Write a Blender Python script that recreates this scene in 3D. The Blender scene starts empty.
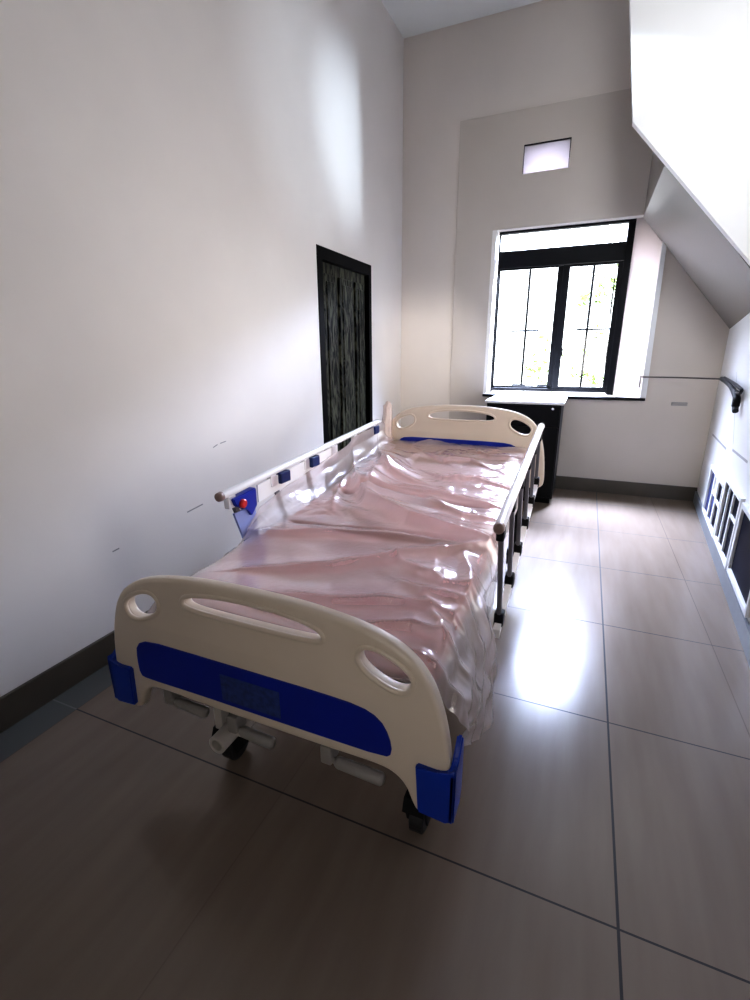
import bpy, bmesh, math, random
from math import sin, cos, pi, exp, radians
from mathutils import Vector, Matrix, noise

random.seed(7)
scene = bpy.context.scene
COL = scene.collection

# ------------------------------------------------------------------ constants
H = 1.30                      # camera height
D = 4.874                     # far wall
L = -1.805                    # left wall
CEIL = 3.936
YB = -1.6                     # back wall
BX = -0.706                   # bed centre line
YF, YH = 0.838, 3.02          # footboard / headboard front faces

# ------------------------------------------------------------------ materials
def nt(name):
    m = bpy.data.materials.new(name); m.use_nodes = True
    t = m.node_tree; t.nodes.clear()
    out = t.nodes.new('ShaderNodeOutputMaterial')
    return m, t, out

def simple(name, col, rough=0.5, metal=0.0, spec=0.5, noise_amt=0.0, nscale=8.0, bump=0.0, bscale=40.0, coat=0.0):
    m, t, out = nt(name)
    b = t.nodes.new('ShaderNodeBsdfPrincipled')
    b.inputs['Base Color'].default_value = (*col, 1)
    b.inputs['Roughness'].default_value = rough
    b.inputs['Metallic'].default_value = metal
    b.inputs['Specular IOR Level'].default_value = spec
    b.inputs['Coat Weight'].default_value = coat
    tc = t.nodes.new('ShaderNodeTexCoord')
    if noise_amt > 0:
        n = t.nodes.new('ShaderNodeTexNoise'); n.inputs['Scale'].default_value = nscale
        n.inputs['Detail'].default_value = 5
        t.links.new(tc.outputs['Object'], n.inputs['Vector'])
        r = t.nodes.new('ShaderNodeValToRGB')
        r.color_ramp.elements[0].position = .3; r.color_ramp.elements[1].position = .7
        r.color_ramp.elements[0].color = (*[c * (1 - noise_amt) for c in col], 1)
        r.color_ramp.elements[1].color = (*[min(1, c * (1 + noise_amt)) for c in col], 1)
        t.links.new(n.outputs['Fac'], r.inputs['Fac'])
        t.links.new(r.outputs['Color'], b.inputs['Base Color'])
    if bump > 0:
        n2 = t.nodes.new('ShaderNodeTexNoise'); n2.inputs['Scale'].default_value = bscale
        n2.inputs['Detail'].default_value = 4
        t.links.new(tc.outputs['Object'], n2.inputs['Vector'])
        bp = t.nodes.new('ShaderNodeBump'); bp.inputs['Strength'].default_value = bump
        bp.inputs['Distance'].default_value = .01
        t.links.new(n2.outputs['Fac'], bp.inputs['Height'])
        t.links.new(bp.outputs['Normal'], b.inputs['Normal'])
    t.links.new(b.outputs['BSDF'], out.inputs['Surface'])
    return m

def math_node(t, op, a, b=None, c=None):
    n = t.nodes.new('ShaderNodeMath'); n.operation = op
    for i, v in enumerate((a, b, c)):
        if v is None: continue
        if isinstance(v, (int, float)): n.inputs[i].default_value = v
        else: t.links.new(v, n.inputs[i])
    return n.outputs[0]

def line_mask(t, coord, at, half):
    d = math_node(t, 'ABSOLUTE', math_node(t, 'SUBTRACT', coord, at))
    return math_node(t, 'LESS_THAN', d, half)

def seg_mask(t, coord, lo, hi):
    return math_node(t, 'MULTIPLY', math_node(t, 'GREATER_THAN', coord, lo), math_node(t, 'LESS_THAN', coord, hi))

def wall_material(name, col, rough=.45, spec=.35, marks=None):
    """painted plaster; marks: list of (axisA, a0, a1, z0, z1, slope) thin scuffs in world space"""
    m, t, out = nt(name)
    b = t.nodes.new('ShaderNodeBsdfPrincipled')
    b.inputs['Roughness'].default_value = rough
    b.inputs['Specular IOR Level'].default_value = spec
    g = t.nodes.new('ShaderNodeNewGeometry')
    n = t.nodes.new('ShaderNodeTexNoise'); n.inputs['Scale'].default_value = 1.4; n.inputs['Detail'].default_value = 4
    t.links.new(g.outputs['Position'], n.inputs['Vector'])
    r = t.nodes.new('ShaderNodeValToRGB')
    r.color_ramp.elements[0].position = .3; r.color_ramp.elements[1].position = .7
    r.color_ramp.elements[0].color = (*[c * .95 for c in col], 1)
    r.color_ramp.elements[1].color = (*[min(1, c * 1.03) for c in col], 1)
    t.links.new(n.outputs['Fac'], r.inputs['Fac'])
    colout = r.outputs['Color']
    if marks:
        sep = t.nodes.new('ShaderNodeSeparateXYZ'); t.links.new(g.outputs['Position'], sep.inputs[0])
        total = None
        for ax, a0, a1, z0, z1, hw in marks:
            ca = sep.outputs['XYZ'.index(ax)]; cz = sep.outputs[2]
            s = (z1 - z0) / (a1 - a0) if a1 != a0 else 0
            if a1 != a0:
                inside = seg_mask(t, ca, min(a0, a1), max(a0, a1))
                ln = math_node(t, 'SUBTRACT', cz, math_node(t, 'MULTIPLY_ADD', ca, s, z0 - s * a0))
            else:
                inside = seg_mask(t, cz, min(z0, z1), max(z0, z1))
                ln = math_node(t, 'SUBTRACT', ca, a0)
            k = math_node(t, 'MULTIPLY', inside, math_node(t, 'LESS_THAN', math_node(t, 'ABSOLUTE', ln), hw))
            total = k if total is None else math_node(t, 'MAXIMUM', total, k)
        mx = t.nodes.new('ShaderNodeMixRGB'); mx.inputs['Color2'].default_value = (.12, .12, .13, 1)
        t.links.new(math_node(t, 'MULTIPLY', total, .75), mx.inputs['Fac']); t.links.new(colout, mx.inputs['Color1'])
        colout = mx.outputs[0]
    t.links.new(colout, b.inputs['Base Color'])
    n2 = t.nodes.new('ShaderNodeTexNoise'); n2.inputs['Scale'].default_value = 60
    t.links.new(g.outputs['Position'], n2.inputs['Vector'])
    bp = t.nodes.new('ShaderNodeBump'); bp.inputs['Strength'].default_value = .05; bp.inputs['Distance'].default_value = .004
    t.links.new(n2.outputs['Fac'], bp.inputs['Height']); t.links.new(bp.outputs['Normal'], b.inputs['Normal'])
    t.links.new(b.outputs['BSDF'], out.inputs['Surface'])
    return m

def floor_material():
    m, t, out = nt('polished_tiles')
    b = t.nodes.new('ShaderNodeBsdfPrincipled')
    g = t.nodes.new('ShaderNodeNewGeometry')
    sep = t.nodes.new('ShaderNodeSeparateXYZ'); t.links.new(g.outputs['Position'], sep.inputs[0])
    X, Y = sep.outputs[0], sep.outputs[1]
    T = .71
    # cross joints: y = 1.639 + k T
    def rep(coord, off):
        f = math_node(t, 'PINGPONG', math_node(t, 'SUBTRACT', coord, off - 40 * T), T / 2)
        return f
    jy = math_node(t, 'LESS_THAN', rep(Y, 1.639), .0027)
    jx = line_mask(t, X, .213, .0034)
    j = math_node(t, 'MAXIMUM', jx, jy)
    cut = math_node(t, 'MULTIPLY', math_node(t, 'MAXIMUM', line_mask(t, X, .669, .002), line_mask(t, X, -1.656, .003)), .35)
    cut = math_node(t, 'MAXIMUM', cut, math_node(t, 'MULTIPLY', line_mask(t, X, -.722, .002), .15))
    j = math_node(t, 'MAXIMUM', j, cut)
    # streaky stone
    mp = t.nodes.new('ShaderNodeMapping'); mp.inputs['Scale'].default_value = (9, 1.1, 1)
    t.links.new(g.outputs['Position'], mp.inputs[0])
    n = t.nodes.new('ShaderNodeTexNoise'); n.inputs['Scale'].default_value = 2.0; n.inputs['Detail'].default_value = 6
    t.links.new(mp.outputs[0], n.inputs['Vector'])
    r = t.nodes.new('ShaderNodeValToRGB')
    r.color_ramp.elements[0].position = .25; r.color_ramp.elements[1].position = .75
    r.color_ramp.elements[0].color = (.188, .147, .114, 1)
    r.color_ramp.elements[1].color = (.218, .174, .138, 1)
    t.links.new(n.outputs['Fac'], r.inputs['Fac'])
    mx = t.nodes.new('ShaderNodeMixRGB'); mx.inputs['Color2'].default_value = (.02, .018, .017, 1)
    t.links.new(j, mx.inputs['Fac']); t.links.new(r.outputs['Color'], mx.inputs['Color1'])
    t.links.new(mx.outputs[0], b.inputs['Base Color'])
    gs = t.nodes.new('ShaderNodeMixRGB'); gs.inputs['Color2'].default_value = (.12, .125, .12, 1)
    t.links.new(math_node(t, 'LESS_THAN', X, -1.656), gs.inputs['Fac']); t.links.new(mx.outputs[0], gs.inputs['Color1'])
    t.links.new(gs.outputs[0], b.inputs['Base Color'])
    rr = math_node(t, 'MULTIPLY_ADD', n.outputs['Fac'], .10, .17)
    t.links.new(math_node(t, 'MAXIMUM', rr, math_node(t, 'MULTIPLY', j, .7)), b.inputs['Roughness'])
    b.inputs['Specular IOR Level'].default_value = .55
    t.links.new(b.outputs['BSDF'], out.inputs['Surface'])
    return m

def film_material():
    m, t, out = nt('clear_plastic_film')
    tr = t.nodes.new('ShaderNodeBsdfTransparent'); tr.inputs[0].default_value = (.97, .93, .93, 1)
    p = t.nodes.new('ShaderNodeBsdfPrincipled')
    p.inputs['Base Color'].default_value = (.92, .80, .79, 1)
    p.inputs['Roughness'].default_value = .28
    p.inputs['Coat Weight'].default_value = 1.0; p.inputs['Coat Roughness'].default_value = .04
    p.inputs['Specular IOR Level'].default_value = .7
    tl = t.nodes.new('ShaderNodeBsdfTranslucent'); tl.inputs[0].default_value = (.8, .72, .72, 1)
    mt = t.nodes.new('ShaderNodeMixShader'); mt.inputs[0].default_value = .25
    t.links.new(p.outputs[0], mt.inputs[1]); t.links.new(tl.outputs[0], mt.inputs[2])
    lw = t.nodes.new('ShaderNodeLayerWeight'); lw.inputs['Blend'].default_value = .35
    fac = math_node(t, 'MULTIPLY_ADD', lw.outputs['Facing'], .45, .30)
    g = t.nodes.new('ShaderNodeTexCoord')
    n = t.nodes.new('ShaderNodeTexNoise'); n.inputs['Scale'].default_value = 26; n.inputs['Detail'].default_value = 3
    n.inputs['Distortion'].default_value = .6
    t.links.new(g.outputs['Object'], n.inputs['Vector'])
    bp = t.nodes.new('ShaderNodeBump'); bp.inputs['Strength'].default_value = .10; bp.inputs['Distance'].default_value = .012
    t.links.new(n.outputs['Fac'], bp.inputs['Height'])
    t.links.new(bp.outputs['Normal'], p.inputs['Normal'])
    mx = t.nodes.new('ShaderNodeMixShader')
    t.links.new(fac, mx.inputs[0]); t.links.new(tr.outputs[0], mx.inputs[1]); t.links.new(mt.outputs[0], mx.inputs[2])
    fr = t.nodes.new('ShaderNodeLayerWeight'); fr.inputs['Blend'].default_value = .5
    vo = t.nodes.new('ShaderNodeTexVoronoi'); vo.feature = 'DISTANCE_TO_EDGE'; vo.inputs['Scale'].default_value = 34
    t.links.new(g.outputs['Object'], vo.inputs['Vector'])
    hgt = math_node(t, 'MULTIPLY_ADD', vo.outputs['Distance'], .45, n.outputs['Fac'])
    b2 = t.nodes.new('ShaderNodeBump'); b2.inputs['Strength'].default_value = .22; b2.inputs['Distance'].default_value = .012
    t.links.new(hgt, b2.inputs['Height'])
    gl = t.nodes.new('ShaderNodeBsdfGlossy'); gl.inputs['Roughness'].default_value = .09
    t.links.new(b2.outputs['Normal'], gl.inputs['Normal']); t.links.new(b2.outputs['Normal'], fr.inputs['Normal'])
    top = t.nodes.new('ShaderNodeMixShader')
    t.links.new(math_node(t, 'MULTIPLY_ADD', math_node(t, 'POWER', fr.outputs['Facing'], 4.0), .75, .075), top.inputs[0])
    t.links.new(mx.outputs[0], top.inputs[1]); t.links.new(gl.outputs[0], top.inputs[2])
    t.links.new(top.outputs[0], out.inputs['Surface'])
    return m

def glass_material(name, tint=(1, 1, 1), gloss=.08):
    m, t, out = nt(name)
    tr = t.nodes.new('ShaderNodeBsdfTransparent'); tr.inputs[0].default_value = (*tint, 1)
    gl = t.nodes.new('ShaderNodeBsdfGlossy'); gl.inputs['Roughness'].default_value = .03
    mx = t.nodes.new('ShaderNodeMixShader'); mx.inputs[0].default_value = gloss
    t.links.new(tr.outputs[0], mx.inputs[1]); t.links.new(gl.outputs[0], mx.inputs[2])
    t.links.new(mx.outputs[0], out.inputs['Surface'])
    return m

def frosted_material(name, col):
    m, t, out = nt(name)
    tl = t.nodes.new('ShaderNodeBsdfTranslucent'); tl.inputs[0].default_value = (*col, 1)
    d = t.nodes.new('ShaderNodeBsdfDiffuse'); d.inputs[0].default_value = (.8, .78, .76, 1)
    mx = t.nodes.new('ShaderNodeMixShader'); mx.inputs[0].default_value = .3
    t.links.new(tl.outputs[0], mx.inputs[1]); t.links.new(d.outputs[0], mx.inputs[2])
    t.links.new(mx.outputs[0], out.inputs['Surface'])
    return m

def glowing_reveal_material():
    """splayed reveal with a painted daylight gradient: translucent colour brightens towards the bottom"""
    m, t, out = nt('reveal_painted_glow')
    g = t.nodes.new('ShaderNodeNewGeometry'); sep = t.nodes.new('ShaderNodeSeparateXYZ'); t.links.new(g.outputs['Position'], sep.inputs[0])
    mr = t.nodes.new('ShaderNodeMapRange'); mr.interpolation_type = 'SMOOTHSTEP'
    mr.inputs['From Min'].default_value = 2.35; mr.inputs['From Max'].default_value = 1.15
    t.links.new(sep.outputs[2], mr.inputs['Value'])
    mc = t.nodes.new('ShaderNodeMixRGB'); mc.inputs['Color1'].default_value = (.07, .06, .05, 1); mc.inputs['Color2'].default_value = (.42, .40, .38, 1)  # daylight on the reveal painted in, dim at the top, bright below
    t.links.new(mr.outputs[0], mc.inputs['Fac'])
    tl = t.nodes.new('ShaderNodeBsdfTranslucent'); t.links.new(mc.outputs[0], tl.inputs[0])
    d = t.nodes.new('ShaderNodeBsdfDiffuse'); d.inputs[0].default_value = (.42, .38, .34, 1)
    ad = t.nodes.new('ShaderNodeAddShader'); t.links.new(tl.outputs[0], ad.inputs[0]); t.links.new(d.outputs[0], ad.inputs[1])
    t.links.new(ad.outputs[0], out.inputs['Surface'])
    return m

def door_material():
    m, t, out = nt('dark_carved_wood')
    b = t.nodes.new('ShaderNodeBsdfPrincipled'); b.inputs['Roughness'].default_value = .55; b.inputs['Specular IOR Level'].default_value = .06
    tc = t.nodes.new('ShaderNodeTexCoord')
    mp = t.nodes.new('ShaderNodeMapping'); mp.inputs['Scale'].default_value = (1, 9, 1.8)
    t.links.new(tc.outputs['Object'], mp.inputs[0])
    n = t.nodes.new('ShaderNodeTexNoise'); n.inputs['Scale'].default_value = 3.2; n.inputs['Detail'].default_value = 7
    n.inputs['Distortion'].default_value = 1.6
    t.links.new(mp.outputs[0], n.inputs['Vector'])
    r = t.nodes.new('ShaderNodeValToRGB')
    e = r.color_ramp.elements
    e[0].position = .44; e[0].color = (.0025, .0025, .002, 1)
    e[1].position = .62; e[1].color = (.065, .066, .045, 1)
    t.links.new(n.outputs['Fac'], r.inputs['Fac'])
    t.links.new(r.outputs['Color'], b.inputs['Base Color'])
    bp = t.nodes.new('ShaderNodeBump'); bp.inputs['Strength'].default_value = .6; bp.inputs['Distance'].default_value = .01
    t.links.new(n.outputs['Fac'], bp.inputs['Height']); t.links.new(bp.outputs['Normal'], b.inputs['Normal'])
    t.links.new(b.outputs['BSDF'], out.inputs['Surface'])
    return m

M = {}
M['wall_left'] = wall_material('wall_paint_left', (.775, .74, .705), .38, .4, marks=[
    ('Y', 1.745, 1.86, .522, .532, .0035), ('Y', 1.983, 2.02, .815, .826, .003), ('Y', 2.04, 2.089, .828, .832, .0025), ('Y', 1.30, 1.335, .481, .484, .003)])
M['wall_far'] = wall_material('wall_paint_far_shaded', (.58, .525, .465))  # far wall paint darkened: shade on the window panel painted in
M['wall_far_lit'] = wall_material('wall_paint_far_lit', (.74, .68, .62))  # far wall paint lightened: light on the corner strip painted in
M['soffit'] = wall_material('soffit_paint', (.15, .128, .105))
M['wall_back'] = wall_material('wall_paint_back', (.16, .14, .12))
M['wall_white'] = wall_material('wall_paint_white', (.86, .86, .86))
M['wall_right'] = wall_material('wall_paint_right', (.80, .80, .79), .3, .5, marks=[
    ('Y', 3.92, 4.65, .646, .637, .008), ('Y', 3.2, 3.7, .699, .68, .008), ('Y', 4.133, 3.712, 1.15, .716, .006)])
M['ceiling'] = wall_material('ceiling_paint', (.72, .73, .70))
M['floor'] = floor_material()
M['skirting'] = simple('skirting_tile', (.065, .054, .040), .35, noise_amt=.15, nscale=5)
M['skirting_grey'] = simple('skirting_tile_grey', (.17, .19, .21), .3, noise_amt=.12, nscale=5)
M['reveal'] = simple('reveal_paint', (.9, .88, .85), .5, noise_amt=.02)
M['glowing_reveal'] = glowing_reveal_material()
M['black_frame'] = simple('black_window_metal', (.004, .004, .0045), .5, spec=.12, noise_amt=.2)
M['glass'] = glass_material('clear_glass', (.97, .99, .98), .05)
M['frosted'] = frosted_material('frosted_glass', (.20, .185, .178))
M['dark_glass'] = simple('dark_blue_glass', (.0012, .003, .013), .5, spec=.05, noise_amt=.5, nscale=3)
M['purple_glass'] = simple('violet_blue_glass', (.03, .036, .11), .5, spec=.1, noise_amt=.5, nscale=6)
M['white_frame'] = simple('white_frame_paint', (.82, .84, .85), .35, noise_amt=.03)
M['door'] = door_material()
M['door_frame'] = simple('black_door_frame', (.0025, .0025, .0025), .55, spec=.04, noise_amt=.2)
M['abs'] = simple('cream_plastic', (.72, .62, .51), .33, spec=.5, noise_amt=.02, bump=.02, bscale=200)
M['blue'] = simple('blue_plastic', (.006, .022, .30), .35, spec=.4, noise_amt=.08)
M['navy'] = simple('navy_plastic', (.006, .018, .10), .4, spec=.3, noise_amt=.1)
M['bumper'] = simple('blue_bumper_plastic', (.006, .04, .36), .3, spec=.5, noise_amt=.08)
M['sticker'] = simple('faded_label', (.03, .055, .20), .4, noise_amt=.35, nscale=60)
M['mattress'] = simple('pink_mattress_fabric', (.74, .45, .41), .75, noise_amt=.05, nscale=14, bump=.1, bscale=120)
M['film'] = film_material()
M['bunch'] = simple('bunched_plastic_film', (.74, .60, .54), .25, noise_amt=.12, nscale=12, bump=.15, bscale=60, coat=.6)
M['steel'] = simple('cream_steel', (.55, .51, .47), .4, noise_amt=.04)
M['alu'] = simple('brushed_aluminium', (.80, .80, .82), .28, metal=.75, noise_amt=.05, nscale=30)
M['white_alu'] = simple('white_rail', (.86, .85, .86), .3, noise_amt=.02)
M['post'] = simple('grey_post', (.16, .16, .18), .3, metal=.5, noise_amt=.05)
M['dark_plastic'] = simple('black_plastic', (.008, .008, .009), .5, spec=.15, noise_amt=.2)
M['brown_cap'] = simple('brown_end_cap', (.22, .15, .13), .4, noise_amt=.1)
M['red'] = simple('red_button', (.55, .02, .015), .35, noise_amt=.1)
M['crank_grey'] = simple('crank_grey_plastic', (.30, .28, .26), .45, noise_amt=.06)
M['rubber'] = simple('rubber_wheel', (.02, .02, .022), .55, noise_amt=.2)
M['cabinet'] = simple('black_cabinet_laminate', (.004, .004, .004), .45, spec=.15, noise_amt=.2)
M['cab_top'] = simple('white_cabinet_top', (.85, .84, .83), .3, noise_amt=.02)
M['rod'] = simple('dark_rod', (.06, .05, .045), .4, noise_amt=.1)
M['chrome'] = simple('chrome', (.7, .7, .7), .15, metal=1.0, noise_amt=.02)
M['plate'] = simple('grey_plate', (.33, .31, .29), .4, noise_amt=.06)
M['leaf'] = simple('leaf_green', (.15, .23, .055), .7, spec=.05, noise_amt=.5, nscale=3)
M['bark'] = simple('bark', (.05, .04, .03), .8, noise_amt=.3, nscale=20)
M['soil'] = simple('outside_paving', (.10, .10, .09), .8, noise_amt=.15, nscale=2)

# ------------------------------------------------------------------ mesh helpers
def link(name, bm, mat, parent=None, smooth=False):
    me = bpy.data.meshes.new(name)
    bmesh.ops.recalc_face_normals(bm, faces=bm.faces)
    bm.to_mesh(me); bm.free()
    if isinstance(mat, (list, tuple)):
        for k in mat: me.materials.append(k)
    else: me.materials.append(mat)
    if smooth:
        for p in me.polygons: p.use_smooth = True
    o = bpy.data.objects.new(name, me); COL.objects.link(o)
    if parent is not None:
        o.parent = parent
        o.matrix_parent_inverse = world_of(parent).inverted()
    return o

def world_of(o):
    m = Matrix.LocRotScale(o.location, o.rotation_euler, o.scale)
    if o.parent: return world_of(o.parent) @ o.matrix_parent_inverse @ m
    return m

def thing(name, label=None, cat=None, loc=(0, 0, 0), rz=0, group=None, kind=None, parent=None):
    o = bpy.data.objects.new(name, None); o.empty_display_size = .05
    COL.objects.link(o); o.location = loc; o.rotation_euler = (0, 0, rz)
    if parent is not None:
        o.parent = parent; o.matrix_parent_inverse = world_of(parent).inverted()
    return tag(o, label, cat, group, kind)

def tag(o, label=None, cat=None, group=None, kind=None):
    if label: o['label'] = label
    if cat: o['category'] = cat
    if group: o['group'] = group
    if kind: o['kind'] = kind
    return o

def part(name, bm, mat, parent, smooth=False):
    """mesh written directly in the parent's local space"""
    o = link(name, bm, mat, None, smooth); o.parent = parent
    return o

def add_box(bm, x0, x1, y0, y1, z0, z1, bev=0.0, seg=2, rot=None):
    r = bmesh.ops.create_cube(bm, size=1)
    vs = r['verts']
    bmesh.ops.scale(bm, vec=(x1 - x0, y1 - y0, z1 - z0), verts=vs)
    bmesh.ops.translate(bm, vec=((x0 + x1) / 2, (y0 + y1) / 2, (z0 + z1) / 2), verts=vs)
    if bev > 0:
        es = {e for v in vs for e in v.link_edges}
        r2 = bmesh.ops.bevel(bm, geom=list(es), offset=bev, segments=seg, affect='EDGES', profile=.5)
        vs = list({v for f in r2['faces'] for v in f.verts} | {v for v in vs if v.is_valid})
    if rot is not None:
        bmesh.ops.transform(bm, matrix=rot, verts=[v for v in vs if v.is_valid])
    return vs

def box_bm(*a, **k):
    bm = bmesh.new(); add_box(bm, *a, **k); return bm

def add_tube(bm, pts, r, n=12, caps=True, closed=False):
    pts = [Vector(p) for p in pts]; N = len(pts)
    rs = r if isinstance(r, (list, tuple)) else [r] * N
    rings = []; prev = None
    for i, p in enumerate(pts):
        if closed: d = pts[(i + 1) % N] - pts[i - 1]
        else: d = pts[min(i + 1, N - 1)] - pts[max(i - 1, 0)]
        d.normalize()
        if prev is None:
            up = Vector((0, 0, 1)) if abs(d.z) < .9 else Vector((1, 0, 0))
            a = d.cross(up).normalized()
        else:
            a = (prev - d * prev.dot(d)).normalized()
        prev = a; b = d.cross(a)
        rings.append([bm.verts.new(p + (a * cos(2 * pi * k / n) + b * sin(2 * pi * k / n)) * rs[i]) for k in range(n)])
    R = range(N) if closed else range(N - 1)
    for i in R:
        A, B = rings[i], rings[(i + 1) % N]
        for k in range(n): bm.faces.new((A[k], A[(k + 1) % n], B[(k + 1) % n], B[k]))
    if caps and not closed:
        bm.faces.new(rings[0][::-1]); bm.faces.new(rings[-1])

def tube_bm(pts, r, n=12, **k):
    bm = bmesh.new(); add_tube(bm, pts, r, n, **k); return bm

def smooth_path(pts, n=8):
    P = [Vector(p) for p in pts]; out = []
    for i in range(len(P) - 1):
        p0, p1, p2, p3 = P[max(i - 1, 0)], P[i], P[i + 1], P[min(i + 2, len(P) - 1)]
        for k in range(n):
            t = k / n
            out.append(.5 * ((2 * p1) + (p2 - p0) * t + (2 * p0 - 5 * p1 + 4 * p2 - p3) * t * t + (3 * p1 - p0 - 3 * p2 + p3) * t ** 3))
    out.append(P[-1]); return out

def add_prism(bm, poly, axis, a, b):
    """poly: 2D points; axis 'y' -> (x,z) extruded a..b ; 'x' -> (y,z) ; 'z' -> (x,y)"""
    def v(p, t):
        return {'y': (p[0], t, p[1]), 'x': (t, p[0], p[1]), 'z': (p[0], p[1], t)}[axis]
    A = [bm.verts.new(v(p, a)) for p in poly]; B = [bm.verts.new(v(p, b)) for p in poly]
    bm.faces.new(A); bm.faces.new(B[::-1]); n = len(poly)
    for i in range(n): bm.faces.new((A[i], A[(i + 1) % n], B[(i + 1) % n], B[i]))

def prism_bm(poly, axis, a, b, bev=0, seg=2):
    bm = bmesh.new(); add_prism(bm, poly, axis, a, b)
    if bev: bmesh.ops.bevel(bm, geom=list(bm.edges), offset=bev, segments=seg, affect='EDGES')
    return bm

def add_cyl(bm, p0, p1, r0, r1=None, n=24):
    add_tube(bm, [p0, p1], [r0, r0 if r1 is None else r1], n)

def grid_wall(us, vs, skip, mk):
    bm = bmesh.new()
    for i in range(len(us) - 1):
        for j in range(len(vs) - 1):
            if (i, j) in skip: continue
            mk(bm, us[i], us[i + 1], vs[j], vs[j + 1])
    bmesh.ops.remove_doubles(bm, verts=bm.verts, dist=1e-5)
    # drop the doubled inner faces so the wall is one clean shell
    seen = {}
    for f in list(bm.faces):
        k = tuple(sorted(v.index for v in f.verts))
    bm.verts.index_update()
    for f in list(bm.faces):
        k = tuple(sorted(v.index for v in f.verts)); seen.setdefault(k, []).append(f)
    kill = [f for fs in seen.values() if len(fs) > 1 for f in fs]
    if kill: bmesh.ops.delete(bm, geom=kill, context='FACES_ONLY')
    return bm

def chaikin(poly, it=2, closed=True):
    for _ in range(it):
        q = []; n = len(poly)
        for i in range(n if closed else n - 1):
            a, b = poly[i], poly[(i + 1) % n]
            q.append((a[0] * .75 + b[0] * .25, a[1] * .75 + b[1] * .25)); q.append((a[0] * .25 + b[0] * .75, a[1] * .25 + b[1] * .75))
        poly = q
    return poly

def plate_from_outline(outer, holes, thick, bev, seg=3):
    """2D outline with holes -> rounded plate in the xz plane, y from 0 (front) to thick; returns a Mesh"""
    cu = bpy.data.curves.new('outline', 'CURVE'); cu.dimensions = '2D'; cu.fill_mode = 'BOTH'
    cu.extrude = thick / 2 - bev; cu.bevel_depth = bev; cu.bevel_resolution = seg
    cu.offset = -bev
    for loop in [outer] + holes:
        sp = cu.splines.new('POLY'); sp.points.add(len(loop) - 1); sp.use_cyclic_u = True
        for p, q in zip(sp.points, loop): p.co = (q[0], q[1], 0, 1)
    o = bpy.data.objects.new('outline', cu); COL.objects.link(o)
    dg = bpy.context.evaluated_depsgraph_get(); dg.update()
    me = bpy.data.meshes.new_from_object(o.evaluated_get(dg))
    bpy.data.objects.remove(o); bpy.data.curves.remove(cu)
    bm = bmesh.new(); bm.from_mesh(me); bpy.data.meshes.remove(me)
    for v in bm.verts:
        x, y, z = v.co; v.co = (x, thick / 2 - z, y)
    bmesh.ops.remove_doubles(bm, verts=bm.verts, dist=1e-5)
    return bm

# ------------------------------------------------------------------ the room shell
def struct(name, bm, mat, parent=None, smooth=False):
    o = link(name, bm, mat, parent, smooth)
    if parent is None: o['kind'] = 'structure'
    return o

struct('floor', box_bm(L - .2, 1.4, YB - .2, D + .3, -.1, 0), M['floor'])
struct('ceiling', box_bm(L - .2, 1.6, YB - .2, D + .3, CEIL, CEIL + .1), M['ceiling'])

DY0, DY1, DZ = 3.19, 4.125, 2.012
struct('wall_left', grid_wall([YB - .2, DY0, DY1, D + .3], [0, DZ, CEIL], {(1, 0)},
       lambda bm, a, b, c, d: add_box(bm, L - .2, L, a, b, c, d)), M['wall_left'])

PX, PZ = -1.262, 3.23
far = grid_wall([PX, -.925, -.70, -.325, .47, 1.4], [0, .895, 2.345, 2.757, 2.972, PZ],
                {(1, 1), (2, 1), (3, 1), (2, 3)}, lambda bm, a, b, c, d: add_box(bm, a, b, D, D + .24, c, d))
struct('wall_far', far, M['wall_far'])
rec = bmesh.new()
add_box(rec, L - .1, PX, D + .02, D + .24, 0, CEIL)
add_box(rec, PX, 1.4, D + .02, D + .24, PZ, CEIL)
struct('wall_far_recess', rec, M['wall_far_lit'])

RX = lambda y: 1.021 + .085 * (y - D)          # slightly skewed right wall
def rprism(y0, y1, z0, z1, off=0.0, th=.2):
    return prism_bm([(RX(y0) - off, y0), (RX(y1) - off, y1), (RX(y1) + th, y1), (RX(y0) + th, y0)], 'z', z0, z1)
struct('wall_right', rprism(YB - .2, D + .02, 0, CEIL), M['wall_right'])
struct('wall_back', box_bm(L - .2, 1.4, YB - .2, YB, 0, CEIL), M['wall_back'])

# skirting
struct('baseboard_left', box_bm(L, L + .014, YB, DY0 - .01, 0, .129, bev=.003), M['skirting'])
struct('baseboard_left_corner', box_bm(L, L + .014, DY1 + .02, D + .03, 0, .129, bev=.003), M['skirting'])
struct('baseboard_far', box_bm(PX, RX(D) - .002, D - .014, D + .002, 0, .129, bev=.003), M['skirting'])
struct('baseboard_right', rprism(YB, D - .016, 0, .098, off=.016, th=.0), M['skirting_grey'])

# white stair mass over the right side: a bright slanted side wall and the sloping underside behind it
struct('wall_stair', prism_bm([(.084, 2.524), (1.25, 1.225), (1.25, CEIL), (-.145, CEIL)], 'y', 3.5, 3.56), M['wall_white'])
struct('ceiling_stair', prism_bm([(.285, 2.33), (1.25, 1.185), (1.25, CEIL), (.285, CEIL)], 'y', 3.56, D + .02), M['soffit'])

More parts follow.
